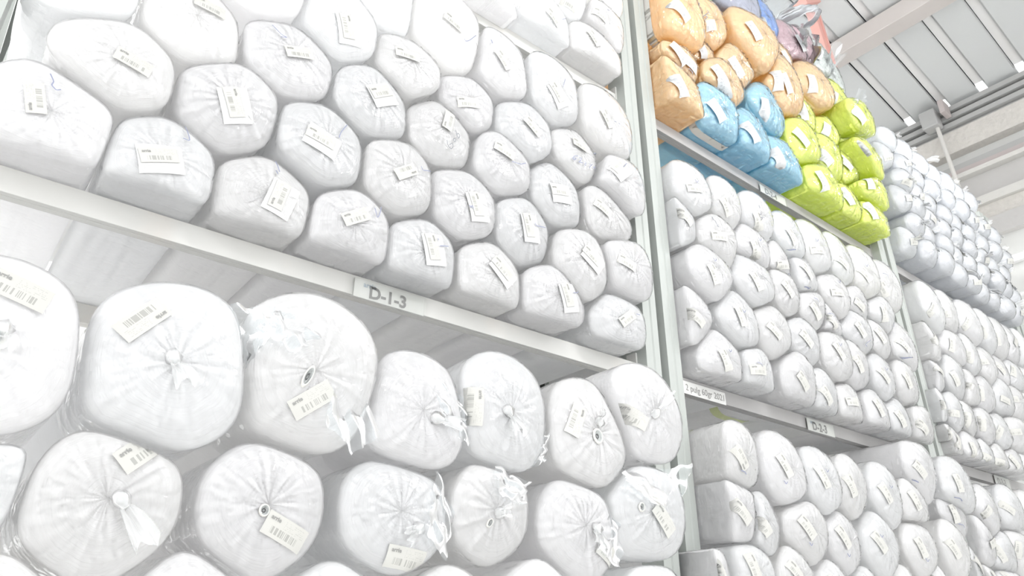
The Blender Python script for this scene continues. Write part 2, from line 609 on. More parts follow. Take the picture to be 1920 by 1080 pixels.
# ------------------------------------------------------------------ racks
POST_R = [-0.190, 2.744, 5.680, 8.617]          # right edge of each pair of uprights
PW, PGAP, PD = 0.100, 0.055, 0.12
TOP = ZC + 4.25
LEVEL = {4: ZC + 2.780, 3: ZC + 1.1525, 2: ZC - 0.19}
BH, BD, BY = 0.077, 0.052, 0.062               # beam height, depth, set back behind the post face
REAR = 0.955


def c_post(x0, x1, y0, y1, lip, t, face=-1):
    """open channel, web towards the aisle with a shallow pressed groove"""
    mx = (x0 + x1) / 2
    g_, gd = 0.012, 0.006
    return [(x0, y0), (mx - g_, y0), (mx - g_ * 0.5, y0 + gd), (mx + g_ * 0.5, y0 + gd), (mx + g_, y0), (x1, y0), (x1, y1), (x1 - lip, y1), (x1 - lip, y1 - t), (x1 - t, y1 - t),
            (x1 - t, y0 + t + gd), (x0 + t, y0 + t + gd), (x0 + t, y1 - t), (x0 + lip, y1 - t), (x0 + lip, y1), (x0, y1)]


names = ['left edge of the picture', 'end of shelf D-1-3', 'end of shelf D-2-3', 'far end of the racks']
for i, xr in enumerate(POST_R):
    for sidx, xa in enumerate((xr - 2 * PW - PGAP, xr - PW)):
        if i == 0 and sidx == 0:
            continue
        org = (xa + PW / 2, 0, 0)
        fr = empty('upright_frame', org)
        MB().prism(c_post(xa, xa + PW, 0, PD, 0.03, 0.006), 'z', 0, TOP).build('upright', POST, fr, origin=org)
        q = [(x, 1.10 - (y - 0)) for x, y in c_post(xa, xa + PW, 0, PD, 0.03, 0.006)][::-1]
        MB().prism(q, 'z', 0, TOP).build('upright', POST, fr, origin=org)
        z, up = 0.3, True
        while z < TOP - 0.7:
            a, b = (PD - 0.02, 1.10 - PD + 0.02)
            MB().bar((xa + PW / 2, a, z if up else z + 0.62), (xa + PW / 2, b, z + 0.62 if up else z), 0.04, 0.03).build('brace', POST, fr, origin=org)
            z += 0.62
            up = not up
        MB().box(xa - 0.01, -0.03, 0.0, xa + PW + 0.01, PD + 0.03, 0.008).build('foot_plate', POST, fr, origin=org)
        tag(fr, 'grey green steel rack frame, %s of the pair at the %s' % ('left' if sidx == 0 else 'right', names[i]) if i else 'grey green steel rack frame at the top left corner beside shelf D-1-3', 'rack frame', 'rack upright frames')


def beam(bay, lev, rear, mat):
    x0, x1 = POST_R[bay] + 0.004, POST_R[bay + 1] - 2 * PW - PGAP - 0.004
    zt = LEVEL[lev]
    y0 = REAR if rear else BY
    org = ((x0 + x1) / 2, y0, zt)
    b = empty('shelf_beam', org)
    zb, gy = zt - BH, y0 + BD * 0.42
    poly = [(y0, zb), (gy - 0.002, zb), (gy, zb + 0.004), (gy + 0.002, zb), (y0 + BD, zb), (y0 + BD, zt), (y0, zt)]
    MB().prism(poly, 'x', x0, x1).build('box_section', mat, b, origin=org, bevel=0.004)
    for xa, xb in ((x0 - 0.0035, x0 + 0.006), (x1 - 0.006, x1 + 0.0035)):
        MB().box(xa, y0 - 0.004 if not rear else y0 - 0.004, zb - 0.05, xb, y0 + BD + 0.003, zt + 0.05).build('end_plate', mat, b, origin=org)
    tag(b, '%s %s steel beam of shelf level D-%d-%d' % ('cream grey' if mat is BEAM1 else 'brown grey', 'rear' if rear else 'front', bay + 1, lev), 'shelf beam', 'rack shelf beams')


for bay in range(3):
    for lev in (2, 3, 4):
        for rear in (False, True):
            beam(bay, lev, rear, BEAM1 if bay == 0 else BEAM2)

# ------------------------------------------------------------------ fabric rolls
ROLLS = []


class Roll:
    pass


def add_roll(shelf, px, py, ry, yf, kind='roll', mat=None, **kw):
    """front of a roll seen at pixel (px, py) with half height ry; its rim stands on the plane Y = yf"""
    r = Roll()
    r.shelf, r.kind, r.mat, r.kw = shelf, kind, mat, kw
    c = at_y(px, py, yf)
    t = at_y(px, py - ry, yf)
    r.R = (t[2] - c[2]) * kw.get('grow', 1.06)
    # keep the body between the uprights: slide the rim along its sight line
    bay = int(shelf[2]) - 1
    lim = POST_R[bay + 1] - 2 * PW - PGAP - 0.012
    dd = c - CAM
    if c[0] + r.R * 0.97 > lim and not kw.get('free'):
        f = (lim - CAM[0]) / (c[0] + r.R * 0.97 - CAM[0])
        f = max(f, 0.86)
        c = CAM + dd * f
        r.R *= f
    r.c = c
    r.px, r.py = px, py
    ROLLS.append(r)
    return r


def finish_profiles():
    n = 52
    th = np.linspace(0, 2 * math.pi, n, endpoint=False)
    by = {}
    for r in ROLLS:
        by.setdefault(r.shelf, []).append(r)
    for sh, lst in by.items():
        bay, lev = int(sh[2]) - 1, int(sh[4])
        xl, xr, zb = POST_R[bay] + 0.010, POST_R[bay + 1] - 2 * PW - PGAP - 0.010, LEVEL[lev] + 0.003
        for r in lst:
            inv = np.zeros(n)
            P = 8.5
            w1, w2, w3 = RNG.uniform(-1, 1, 3)
            p1, p2, p3 = RNG.uniform(0, 6.28, 3)
            nz = 2.2 if r.kind == 'colour' else 1.0
            base = r.R * (1 + nz * 0.02 * w1 * np.cos(2 * th + p1) + nz * 0.015 * w2 * np.cos(3 * th + p2) + nz * 0.01 * w3 * np.cos(5 * th + p3))
            inv += base ** -P
            for q in lst:
                if q is r:
                    continue
                dx, dz = q.c[0] - r.c[0], q.c[2] - r.c[2]
                d = math.hypot(dx, dz)
                if d > (r.R + q.R) * 1.25 or d < 1e-6:
                    continue
                t = (d * d + r.R ** 2 - q.R ** 2) / (2 * d) - (0.005 if r.kind == 'big' else 0.0035)
                t = max(t, 0.3 * r.R)
                cs = np.cos(th - math.atan2(dz, dx))
                lim = np.where(cs > 0.05, t / np.maximum(cs, 0.05), 1e3)
                inv += lim ** -P
            for nx, nz, t in ((-1, 0, r.c[0] - xl), (1, 0, xr - r.c[0]), (0, -1, r.c[2] - zb)):
                if t < 0.02:
                    t = 0.02
                cs = np.cos(th) * nx + np.sin(th) * nz
                lim = np.where(cs > 0.05, t / np.maximum(cs, 0.05), 1e3)
                inv += lim ** -P
            if lev == 3 or lev == 2:            # stay below the beam of the level above
                t = LEVEL[lev + 1] - BH - 0.004 - r.c[2]
                cs = np.sin(th)
                lim = np.where(cs > 0.05, max(t, 0.03) / np.maximum(cs, 0.05), 1e3)
                inv += lim ** -P
            r.th, r.prof = th, inv ** (-1 / P)
            r.rm = float(np.mean(r.prof))
            big = r.kind == 'big'
            r.B = r.rm * (0.33 if big else (0.36 if bay == 0 else 0.44) if r.kind != 'knot' else 0.66)
            r.p, r.q = (3.4, 2.3) if big else (3.0, 2.1) if r.kind == 'roll' else (1.9, 1.7)
            if r.kind == 'colour':
                r.p, r.q, r.B = 3.2, 2.2, r.rm * 0.42
            r.tilt = RNG.uniform(-0.10, 0.10, 2)
            r.ph = RNG.uniform(0, 6.28, 6)
            r.am = RNG.uniform(0.4, 1.0, 6)


def rmax(r, th):
    return np.interp(th % (2 * math.pi), np.append(r.th, 2 * math.pi), np.append(r.prof, r.prof[0]))


def rface(r, th, rho):
    """radius on the roll end: rounder inside, squeezed by the neighbours at the rim"""
    p = rmax(r, th)
    c = 0.5 * (float(np.min(r.prof)) + r.rm)
    w = np.clip(rho, 0, 1) ** 3
    return rho * (p * w + np.minimum(c, p * 1.12) * (1 - w))


def front_y(r, th, rho):
    y = -r.B * np.maximum(1 - np.clip(rho, 0, 1) ** r.p, 0) ** (1 / r.q)
    rr = rho * r.rm
    y = y + r.tilt[0] * rr * np.cos(th) + r.tilt[1] * rr * np.sin(th)
    lump = 0
    for i, mth in enumerate((1, 2, 3, 4)):
        lump = lump + r.am[i] * np.cos(mth * th + r.ph[i]) / (mth + 1)
    return y + r.rm * 0.07 * lump * rho * rho * (1.15 - rho)


def surf_at(r, a, b):
    """local surface height at local face coordinates"""
    th = np.arctan2(b, a)
    d = np.hypot(a, b)
    rho = d / rmax(r, th)
    c = 0.5 * (float(np.min(r.prof)) + r.rm)
    rho = d / np.minimum(c, rmax(r, th) * 1.12)
    for _ in range(12):
        q = np.clip(rho, 0.01, 1.0)
        rho = 0.5 * rho + 0.5 * d / np.maximum(rface(r, th, q) / q, 1e-6)
    return front_y(r, th, np.minimum(rho, 0.995)), rho


def px_to_face(r, px, py):
    d = ray(px, py)
    y = r.c[1] - r.B * 0.7
    for _ in range(6):
        p = CAM + d * ((y - CAM[1]) / d[1])
        a, b = p[0] - r.c[0], p[2] - r.c[2]
        h, rho = surf_at(r, a, b)
        y = r.c[1] + float(h) - 0.004
    return a, b


DEPTHS = np.array([0.02, 0.05, 0.1, 0.18, 0.3, 0.5, 0.75, 1.0])


def loft(r, n, phis, depths, off, wrinkle=0.0, seed=0, back=True):
    th = np.linspace(0, 2 * math.pi, n, endpoint=False)
    rp = rmax(r, th)
    V, UV = [], []
    rho0 = 0.02
    rhos = rho0 + (1 - rho0) * np.sin(phis)
    rg = np.random.default_rng(seed)
    ridge = rg.normal(0, 1, n)
    ridge2 = rg.normal(0, 1, (len(rhos) + len(depths), n))
    rows = []
    for j, rho in enumerate(rhos):
        y = front_y(r, th, rho) - off
        rr = rface(r, th, rho) + off * rho
        if wrinkle:
            e = wrinkle * rho * (1.2 - rho)
            y = y - np.abs(ridge) * e - np.abs(ridge2[j]) * e * 0.7
            if r.kind == 'big':
                y = y - 0.01 * np.cos(th * 11 + r.ph[0]) * max(0, 0.55 - rho) * rho * 2
        rows.append((rr, y, rho))
    y1 = front_y(r, th, 1.0)
    ln = r.kw.get('length', 1.24 + 0.0)
    for j, dp in enumerate(depths):
        f = min(1.0, dp / 0.25)
        yy = y1 * (1 - f) + dp * ln if not off else y1 * (1 - f) + dp
        wob = 1 - 0.010 * (1 + np.cos(th * 2 + r.ph[1] + dp * 6)) - 0.008 * (1 + np.sin(th * 7 + r.ph[2] + dp * 9))
        rr = rp * wob + off
        if wrinkle:
            rr = rr + np.abs(ridge2[len(rhos) + j]) * wrinkle * 0.35 - wrinkle * 0.3
        rows.append((np.minimum(rr, rp + 0.003), yy - (off if j == 0 else 0), 1 + dp / 0.3))
    for rr, y, v in rows:
        V.append(np.c_[rr * np.cos(th), np.broadcast_to(y, th.shape), rr * np.sin(th)])
        UV.append(np.c_[th / (2 * math.pi), np.full(n, v)])
    Fs = []
    m_ = len(rows)
    for j in range(m_ - 1):
        for i in range(n):
            k2 = (i + 1) % n
            Fs.append((j * n + i, (j + 1) * n + i, (j + 1) * n + k2, j * n + k2))
    V, UV = np.vstack(V), np.vstack(UV)
    nv = len(V)
    V = np.vstack([V, [[0, float(np.mean(rows[0][1])), 0]]])
    UV = np.vstack([UV, [[0.5, 0]]])
    for i in range(n):
        Fs.append((nv, i, (i + 1) % n))
    if back:
        V = np.vstack([V, [[0, float(np.max(rows[-1][1])) + 0.02, 0]]])
        UV = np.vstack([UV, [[0.5, 6]]])
        bidx = nv + 1
        o0 = (m_ - 1) * n
        for i in range(n):
            Fs.append((bidx, o0 + (i + 1) % n, o0 + i))
    # loop uvs so that the seam does not smear
    loops = []
    for f in Fs:
        us = [UV[i][0] for i in f]
        wrap = max(us) - min(us) > 0.6 and nv not in f
        for i in f:
            u_, v_ = UV[i]
            if wrap and u_ < 0.3:
                u_ += 1
            loops.append((u_, v_))
    return V, Fs, loops


def on_face(r, pts, off):
    """drape local face points onto the front of the roll"""
    pts = np.asarray(pts, float)
    h, rho = surf_at(r, pts[:, 0], pts[:, 1])
    s = np.where(rho > 0.985, 0.985 / np.maximum(rho, 1e-6), 1.0)
    return np.c_[pts[:, 0] * s, h - off, pts[:, 1] * s]


def face_dir(r, a, b, ang, px, py):
    """unit direction on the face for a picture angle (degrees, clockwise from rightwards)"""
    a2, b2 = px_to_face(r, px + 12 * math.cos(math.radians(ang)), py + 12 * math.sin(math.radians(ang)))
    d = np.array([a2 - a, b2 - b])
    return d / max(np.hypot(*d), 1e-6)


def add_label(r, px, py, ang, L=0.105, W=0.048, mat=None, brand=True, slip=False):
    a, b = px_to_face(r, px, py)
    lim = 0.8 * r.rm
    q = math.hypot(a, b)
    if q > lim:
        a, b = a * lim / q, b * lim / q
    e1 = face_dir(r, a, b, ang, px, py)
    e2 = np.array([-e1[1], e1[0]])
    nu, nv_ = 9, 5
    P, UV, Fs = [], [], []
    for j in range(nv_):
        for i in range(nu):
            u_, v_ = i / (nu - 1), j / (nv_ - 1)
            P.append(np.array([a, b]) + e1 * (u_ - 0.5) * L + e2 * (v_ - 0.5) * W)
            UV.append((u_, v_))
    for j in range(nv_ - 1):
        for i in range(nu - 1):
            k0 = j * nu + i
            Fs.append((k0, k0 + 1, k0 + nu + 1, k0 + nu))
    fm = [0] * len(Fs)
    off = (0.0125 if r.kind != 'colour' else 0.019) if not slip else 0.0105
    V = on_face(r, P, off)
    UV = list(UV)
    if brand:
        tv, tf = text_mesh('arrie', 0.03)
        sc = W * 0.26
        bp = np.array([a, b]) - e1 * L * 0.42 + e2 * W * 0.2
        tp = bp + np.outer(tv[:, 0] * sc, e1) + np.outer(tv[:, 1] * sc, e2)
        base = len(V)
        V = np.vstack([V, on_face(r, tp, off + 0.0012)])
        UV += [(0, 0)] * len(tv)
        Fs += [tuple(base + i for i in f) for f in tf]
        fm += [1] * len(tf)
    o = mesh_obj('barcode_label' if not slip else 'printed_slip', V, Fs, None, r.obj, UV, mats=[mat or PAPER, INK], fmat=fm)
    return o


def add_pen(r, strokes, w=0.0035, mat=None):
    """pen marks: strokes are lists of pixels"""
    V, Fs = [], []
    for st in strokes:
        pts = np.array([px_to_face(r, *p) for p in st])
        t = np.linspace(0, len(pts) - 1, (len(pts) - 1) * 4 + 1)
        pts = np.c_[np.interp(t, range(len(pts)), pts[:, 0]), np.interp(t, range(len(pts)), pts[:, 1])]
        if len(pts) > 6:
            pts[1:-1] = (pts[:-2] + 2 * pts[1:-1] + pts[2:]) / 4
        d = np.gradient(pts, axis=0)
        d /= np.maximum(np.hypot(d[:, 0], d[:, 1]), 1e-6)[:, None]
        nrm = np.c_[-d[:, 1], d[:, 0]]
        b0 = len(V)
        for p, q in zip(pts - nrm * w / 2, pts + nrm * w / 2):
            V += [p, q]
        for i in range(len(pts) - 1):
            k0 = b0 + 2 * i
            Fs.append((k0, k0 + 1, k0 + 3, k0 + 2))
    return mesh_obj('pen_mark', on_face(r, V, 0.0150), Fs, mat or PEN, r.obj)


def add_tail(r, p0, p1, width=0.05, mat=None, name='bag_knot', lift=0.035, lump=0.018, seed=0):
    """twisted bag end: a bound lump and a pleated fan of plastic from pixel p0 towards p1"""
    a, b = px_to_face(r, *p0)
    base = on_face(r, [(a, b)], 0.004)[0]
    yw = r.c[1] + base[1] - lift * 1.4
    tip = at_y(p1[0], p1[1], yw) - r.c
    d = tip - base
    ln = np.linalg.norm(d)
    d = d / ln
    up = np.array([0, -1.0, 0])
    s = np.cross(d, up)
    s /= np.linalg.norm(s)
    nn = np.cross(s, d)
    rg = np.random.default_rng(seed + int(p0[0]))
    V, Fs = [], []
    nu, nv_ = 11, 9
    ph = rg.uniform(0, 6.28, 4)
    for j in range(nv_):
        t = j / (nv_ - 1)
        w = width * (0.28 + 0.9 * t ** 0.8 - 0.1 * t * t)
        for i in range(nu):
            u_ = i / (nu - 1) - 0.5
            pl = 0.16 * width * math.sin(u_ * 17 + ph[0]) * (0.4 + 0.6 * t) + 0.1 * width * math.sin(u_ * 9 + t * 5 + ph[1])
            e = 0.10 * ln * math.sin(u_ * 8 + ph[2]) * t
            V.append(base + d * (t * ln + e) + s * u_ * w + nn * (pl + lift * 0.5 * math.sin(t * 2.2) - 0.004))
    for j in range(nv_ - 1):
        for i in range(nu - 1):
            k0 = j * nu + i
            Fs.append((k0, k0 + 1, k0 + nu + 1, k0 + nu))
    # bound neck
    n = 10
    b0 = len(V)
    rings = [(-0.9, 0.55), (-0.5, 1.0), (0.1, 1.1), (0.6, 0.75), (1.0, 0.5)]
    for h, w in rings:
        for i in range(n):
            an = 2 * math.pi * i / n
            rr = lump * w * (1 + 0.18 * math.cos(5 * an + ph[3]))
            V.append(base + nn * 0.004 + d * h * lump * 1.3 + s * math.cos(an) * rr + nn * math.sin(an) * rr)
    for j in range(len(rings) - 1):
        for i in range(n):
            k2 = (i + 1) % n
            Fs.append((b0 + j * n + i, b0 + j * n + k2, b0 + (j + 1) * n + k2, b0 + (j + 1) * n + i))
    Fs.append(tuple(b0 + i for i in range(n))[::-1])
    Fs.append(tuple(b0 + (len(rings) - 1) * n + i for i in range(n)))
    return mesh_obj(name, V, Fs, mat or TAIL, r.obj, [(v[0] * 3, v[2] * 3) for v in V])


def add_flap(r, quad, y_off, mat=None, name='bag_flap', seed=1):
    """loose plastic of the bag: a crumpled sheet between four pixel corners"""
    rg = np.random.default_rng(seed)
    cs = [at_y(p[0], p[1], r.c[1] + yo) - r.c for p, yo in zip(quad, y_off)]
    n = 19
    ph = rg.uniform(0, 6.28, 6)
    V, Fs, UV = [], [], []
    for j in range(n):
        for i in range(n):
            u_, v_ = i / (n - 1), j / (n - 1)
            p = (cs[0] * (1 - u_) + cs[1] * u_) * (1 - v_) + (cs[3] * (1 - u_) + cs[2] * u_) * v_
            p = p + np.array([0.003 * math.sin(v_ * 19 + ph[3]), -0.007 * math.sin(u_ * 9 + v_ * 4 + ph[0]) - 0.007 * math.sin(v_ * 13 - u_ * 6 + ph[1]), 0.004 * math.sin(u_ * 14 + ph[2])])
            V.append(p)
            UV.append((u_ * 0.2, v_))
    for j in range(n - 1):
        for i in range(n - 1):
            k0 = j * n + i
            Fs.append((k0, k0 + 1, k0 + n + 1, k0 + n))
    return mesh_obj(name, V, Fs, mat or BAG, r.obj, UV)


def add_core(r, px, py, rad=0.022, squash=0.6, ang=0.0):
    """end of the paper tube in the middle of the roll: a rim and a shallow hollow with its shade put into the colour"""
    a, b = px_to_face(r, px, py)
    n = 18
    V, Fs, fm = [], [], []
    rings = [(1.35, 0.004), (1.2, 0.009), (1.0, 0.009), (0.9, 0.002), (0.45, 0.0005)]
    for k_, h in rings:
        pts = []
        for i in range(n):
            an = 2 * math.pi * i / n
            x, z = math.cos(an) * rad * k_ * squash, math.sin(an) * rad * k_
            pts.append((a + x * math.cos(ang) - z * math.sin(ang), b + x * math.sin(ang) + z * math.cos(ang)))
        V.append(on_face(r, pts, 0.0025 + h))
    V = np.vstack(V + [on_face(r, [(a, b)], 0.002)])
    for j in range(len(rings) - 1):
        for i in range(n):
            k2 = (i + 1) % n
            Fs.append((j * n + i, j * n + k2, (j + 1) * n + k2, (j + 1) * n + i))
            fm.append(0 if j < 2 else 1)
    c0 = len(V) - 1
    o0 = (len(rings) - 1) * n
    for i in range(n):
        Fs.append((c0, o0 + (i + 1) % n, o0 + i))
        fm.append(1)
    return mesh_obj('core_tube', V, Fs, None, r.obj, mats=[CARD, CORE], fmat=fm)


def add_band(r, depth, w=0.04, mat=None, off=0.006):
    th = np.linspace(0, 2 * math.pi, 48, endpoint=False)
    rp = rmax(r, th)
    V, Fs = [], []
    for dp in (depth, depth + w / 2, depth + w):
        rr = np.minimum(rp * 0.99, rp) + off * 0.6
        V.append(np.c_[rr * np.cos(th), np.full(48, dp), rr * np.sin(th)])
    V = np.vstack(V)
    for j in range(2):
        for i in range(48):
            k2 = (i + 1) % 48
            Fs.append((j * 48 + i, j * 48 + k2, (j + 1) * 48 + k2, (j + 1) * 48 + i))
    return mesh_obj('tape_band', V, Fs, mat or TAPE, r.obj)


# ---- shelf D-1-3: white rolls, five rows (pixel centre, half height, forward plane)
Y13 = -0.03
D13 = {}
for key, px, py, ry in [
        ('b0', 90, 228, 117), ('b1', 297, 306, 104), ('b2', 490, 375, 93), ('b3', 655, 432, 84), ('b4', 787, 481, 78), ('b5', 915, 522, 75), ('b6', 1031, 560, 70), ('b7', 1155, 606, 62),
        ('c0', 225, 125, 90), ('c1', 425, 202, 86), ('c2', 601, 272, 82), ('c3', 743, 333, 73), ('c4', 864, 383, 68), ('c5', 975, 434, 65), ('c6', 1085, 492, 64), ('c7', 1172, 503, 56),
        ('d0', 165, -40, 85), ('d1', 360, 50, 84), ('d2', 541, 112, 80), ('d3', 693, 190, 73), ('d4', 822, 251, 68), ('d5', 938, 308, 63), ('d6', 1038, 367, 62), ('d7', 1130, 399, 57),
        ('e2', 505, -30, 76), ('e3', 630, 48, 74), ('e4', 763, 127, 65), ('e5', 872, 195, 60), ('e6', 978, 246, 60), ('e7', 1075, 292, 57), ('e8', 1158, 344, 53),
        ('f3', 735, 8, 60), ('f4', 833, 64, 72), ('f5', 936, 127, 61), ('f6', 1034, 179, 59), ('f7', 1126, 234, 57)]:
    D13[key] = add_roll('D-1-3', px, py, ry, Y13 + random.uniform(-0.02, 0.02), 'roll', grow=1.03 if key[0] == 'b' else 1.12)
    D13[key].row, D13[key].key = 'bcdef'.index(key[0]), key
# ---- shelf D-1-4
D14 = {}
for key, px, py, ry, row in [('g0', 918, 0, 56, 0), ('g1', 1025, 50, 55, 0), ('g2', 1108, 94, 53, 0), ('g3', 1128, 42, 44, 1), ('g4', 1064, -6, 46, 1), ('g5', 1118, -16, 44, 2)]:
    D14[key] = add_roll('D-1-4', px, py, ry, -0.03, 'roll', grow=1.04)
    D14[key].row = row
# ---- shelf D-1-2: big rolls in tied bags
D12 = {}
for key, px, py, ry, row, yf in [
        ('h0', -40, 660, 166, 2, -0.24), ('h1', 318, 692, 148, 2, -0.22), ('h2', 572, 706, 135, 2, -0.2), ('h3', 775, 776, 106, 2, -0.2), ('h4', 938, 778, 103, 2, -0.2), ('h5', 1100, 818, 97, 2, -0.2), ('h6', 1203, 781, 86, 3, -0.24),
        ('i0', -80, 905, 115, 1, -0.22), ('i1', 192, 940, 138, 1, -0.22), ('i2', 488, 950, 122, 1, -0.2), ('i3', 735, 962, 107, 1, -0.2), ('i4', 914, 958, 92, 1, -0.2), ('i5', 1078, 988, 92, 1, -0.2), ('i6', 1203, 962, 94, 1, -0.22),
        ('j0', -30, 1160, 118, 0, -0.2), ('j1', 345, 1150, 112, 0, -0.2), ('j2', 620, 1165, 106, 0, -0.2), ('j3', 830, 1165, 100, 0, -0.2), ('j4', 1000, 1150, 95, 0, -0.2), ('j5', 1222, 1135, 88, 0, -0.22)]:
    D12[key] = add_roll('D-1-2', px, py, ry, yf, 'big', grow=1.11, free=key == 'h6')
    D12[key].row = row
# ---- shelf D-2-4: dyed rolls
D24 = {}
for key, px, py, ry, mat, yf in [
        ('o1', 1268, 28, 56, ORANGE, -0.1), ('o2', 1325, 50, 42, ORANGE, -0.06), ('o3', 1412, 80, 50, ORANGE, -0.12), ('o4', 1309, 92, 34, ORANGE, -0.04), ('o5', 1276, 122, 42, ORANGE, -0.06),
        ('o6', 1375, 125, 42, ORANGE, -0.06), ('o7', 1266, 175, 60, ORANGE, -0.08), ('o8', 1352, 162, 46, ORANGE, -0.08), ('o9', 1462, 164, 49, ORANGE, -0.08), ('o10', 1460, 112, 34, ORANGE, -0.03), ('o11', 1519, 163, 44, ORANGE, -0.08),
        ('b1', 1340, 217, 54, BLUE, -0.06), ('b2', 1428, 206, 46, BLUE, -0.06), ('b3', 1403, 258, 52, BLUE, -0.06), ('b4', 1458, 303, 48, BLUE, -0.06),
        ('r1', 1425, 42, 36, ROYAL, -0.05), ('n1', 1372, 6, 48, NAVY, -0.02), ('l1', 1300, -18, 30, LIME, -0.05),
        ('m1', 1478, 92, 34, MAROON, -0.04), ('m2', 1507, 98, 30, MAROON, -0.03), ('m3', 1533, 122, 34, GREYF, -0.04), ('m5', 1552, 150, 30, GREYF, -0.04),
        ('y1', 1560, 192, 40, YELLOW, -0.05), ('y2', 1606, 218, 40, YELLOW, -0.06), ('y3', 1503, 216, 36, YELLOW, -0.04), ('y4', 1545, 247, 38, YELLOW, -0.04), ('y5', 1500, 270, 47, YELLOW, -0.05),
        ('y6', 1582, 262, 36, YELLOW, -0.03), ('y7', 1548, 297, 42, YELLOW, -0.05), ('y8', 1620, 293, 40, YELLOW, -0.05), ('y9', 1584, 318, 42, YELLOW, -0.04), ('y10', 1541, 352, 50, YELLOW, -0.07),
        ('y11', 1629, 355, 40, YELLOW, -0.07), ('y12', 1588, 385, 42, YELLOW, -0.06), ('y13', 1631, 412, 43, YELLOW, -0.08)]:
    D24[key] = add_roll('D-2-4', px, py, ry, yf, 'colour', mat, grow=1.13)
# ---- shelf D-2-3
D23 = []
for px, py, ry in [(1291, 361, 46), (1351, 388, 42), (1412, 412, 39), (1275, 414, 44), (1338, 450, 48), (1407, 466, 43), (1474, 449, 40), (1459, 497, 38), (1327, 510, 52), (1407, 526, 50), (1467, 546, 43),
                   (1521, 469, 43), (1568, 493, 42), (1612, 516, 41), (1651, 538, 38), (1503, 518, 40), (1559, 551, 40), (1601, 571, 38), (1648, 591, 36), (1519, 580, 42), (1552, 606, 37), (1603, 622, 40), (1641, 631, 36), (1684, 650, 39),
                   (1502, 642, 44), (1561, 665, 49), (1600, 689, 43), (1647, 710, 43), (1691, 722, 41), (1494, 716, 54), (1540, 741, 48), (1588, 761, 46), (1637, 774, 46), (1679, 785, 42), (1722, 798, 40),
                   (1297, 593, 48), (1377, 602, 54), (1441, 621, 50), (1349, 678, 57), (1413, 700, 51)]:
    D23.append(add_roll('D-2-3', px, py, ry, -0.05 + random.uniform(-0.02, 0.02), 'roll', grow=1.13))
# ---- shelf D-2-2
D22 = []
for px, py, ry in [(1379, 862, 62), (1460, 882, 64), (1532, 903, 57), (1586, 917, 54), (1382, 956, 66), (1423, 978, 58), (1504, 995, 60), (1572, 1016, 58), (1404, 1070, 62), (1485, 1082, 56), (1556, 1106, 52),
                   (1650, 930, 53), (1707, 946, 43), (1714, 878, 55), (1639, 1022, 58), (1717, 1028, 54), (1781, 962, 41), (1786, 913, 50), (1781, 1032, 50), (1345, 1085, 50), (1620, 1110, 48), (1690, 1112, 48), (1750, 1100, 46)]:
    D22.append(add_roll('D-2-2', px, py, ry, -0.14 + random.uniform(-0.015, 0.015), 'roll', grow=1.13))
# ---- shelf D-3-3
D33 = []
for px, py, ry in [(1739, 579, 38), (1769, 592, 34), (1810, 611, 36), (1841, 626, 34), (1866, 640, 33), (1888, 650, 33), (1907, 659, 32), (1741, 642, 34), (1781, 651, 36), (1812, 668, 36), (1840, 683, 33), (1870, 698, 31), (1896, 704, 32), (1916, 714, 31),
                   (1749, 701, 33), (1785, 709, 38), (1812, 724, 34), (1836, 738, 35), (1873, 748, 34), (1899, 757, 34), (1920, 766, 33), (1783, 772, 35), (1809, 787, 34), (1840, 800, 34), (1868, 809, 34), (1903, 816, 34), (1925, 822, 32), (1760, 760, 33),
                   (1784, 831, 36), (1819, 842, 37), (1846, 857, 34), (1871, 866, 33), (1899, 874, 33), (1922, 882, 32), (1775, 815, 28)]:
    D33.append(add_roll('D-3-3', px, py, ry, -0.05 + random.uniform(-0.02, 0.02), 'roll', grow=1.11))
# ---- shelf D-3-2
D32 = []
for px, py, ry in [(1843, 962, 45), (1888, 961, 44), (1921, 966, 40), (1839, 1016, 45), (1876, 1040, 44), (1907, 1033, 46), (1930, 1040, 44), (1822, 1070, 42), (1852, 1092, 40), (1890, 1095, 42)]:
    D32.append(add_roll('D-3-2', px, py, ry, -0.05, 'roll', grow=1.13))
# ---- shelf D-3-4: small bluish rolls in tied bags, packed in a honeycomb
D34 = []
row, z = 0, LEVEL[4] + 0.125
while z < ZC + 4.22:
    x = 5.82 + (0.145 if row % 2 else 0)
    while x < 8.32:
        zz = z - ZC
        top = 4.33 if x < 7.55 else 4.33 - (x - 7.55) * 0.75
        if zz + 0.05 < top - 0.02:
            r = Roll()
            r.shelf, r.kind, r.mat, r.kw = 'D-3-4', 'knot', BLUEWHITE, {}
            r.R = 0.152
            r.c = np.array([x + random.uniform(-0.025, 0.025), -0.08 + random.uniform(-0.03, 0.03), z + random.uniform(-0.02, 0.02)])
            r.px = r.py = None
            r.row = row
            ROLLS.append(r)
            D34.append(r)
        x += 0.29
    z += 0.222
    row += 1

finish_profiles()

ORD = ['first', 'second', 'third', 'fourth', 'fifth', 'sixth', 'seventh', 'eighth', 'ninth', 'tenth', 'eleventh', 'twelfth', 'thirteenth', 'fourteenth']


def auto_rows(lst, zstep):
    """rows of a pile from the beam up, each row counted from the left"""
    zs = min(r.c[2] for r in lst)
    for r in lst:
        if not hasattr(r, 'row'):
            r.row = int(round((r.c[2] - zs) / zstep))
    used = sorted(set(r.row for r in lst))
    for r in lst:
        r.row = used.index(r.row)
    for k_ in range(len(used)):
        rr = sorted([r for r in lst if r.row == k_], key=lambda q: q.c[0])
        for i, r in enumerate(rr):
            r.col = i


for lst, zs in ((list(D13.values()), 0.27), (list(D14.values()), 0.2), (list(D12.values()), 0.3), (D23, 0.21), (D22, 0.24), (D33, 0.19), (D32, 0.2), (D34, 0.2)):
    auto_rows(lst, zs)

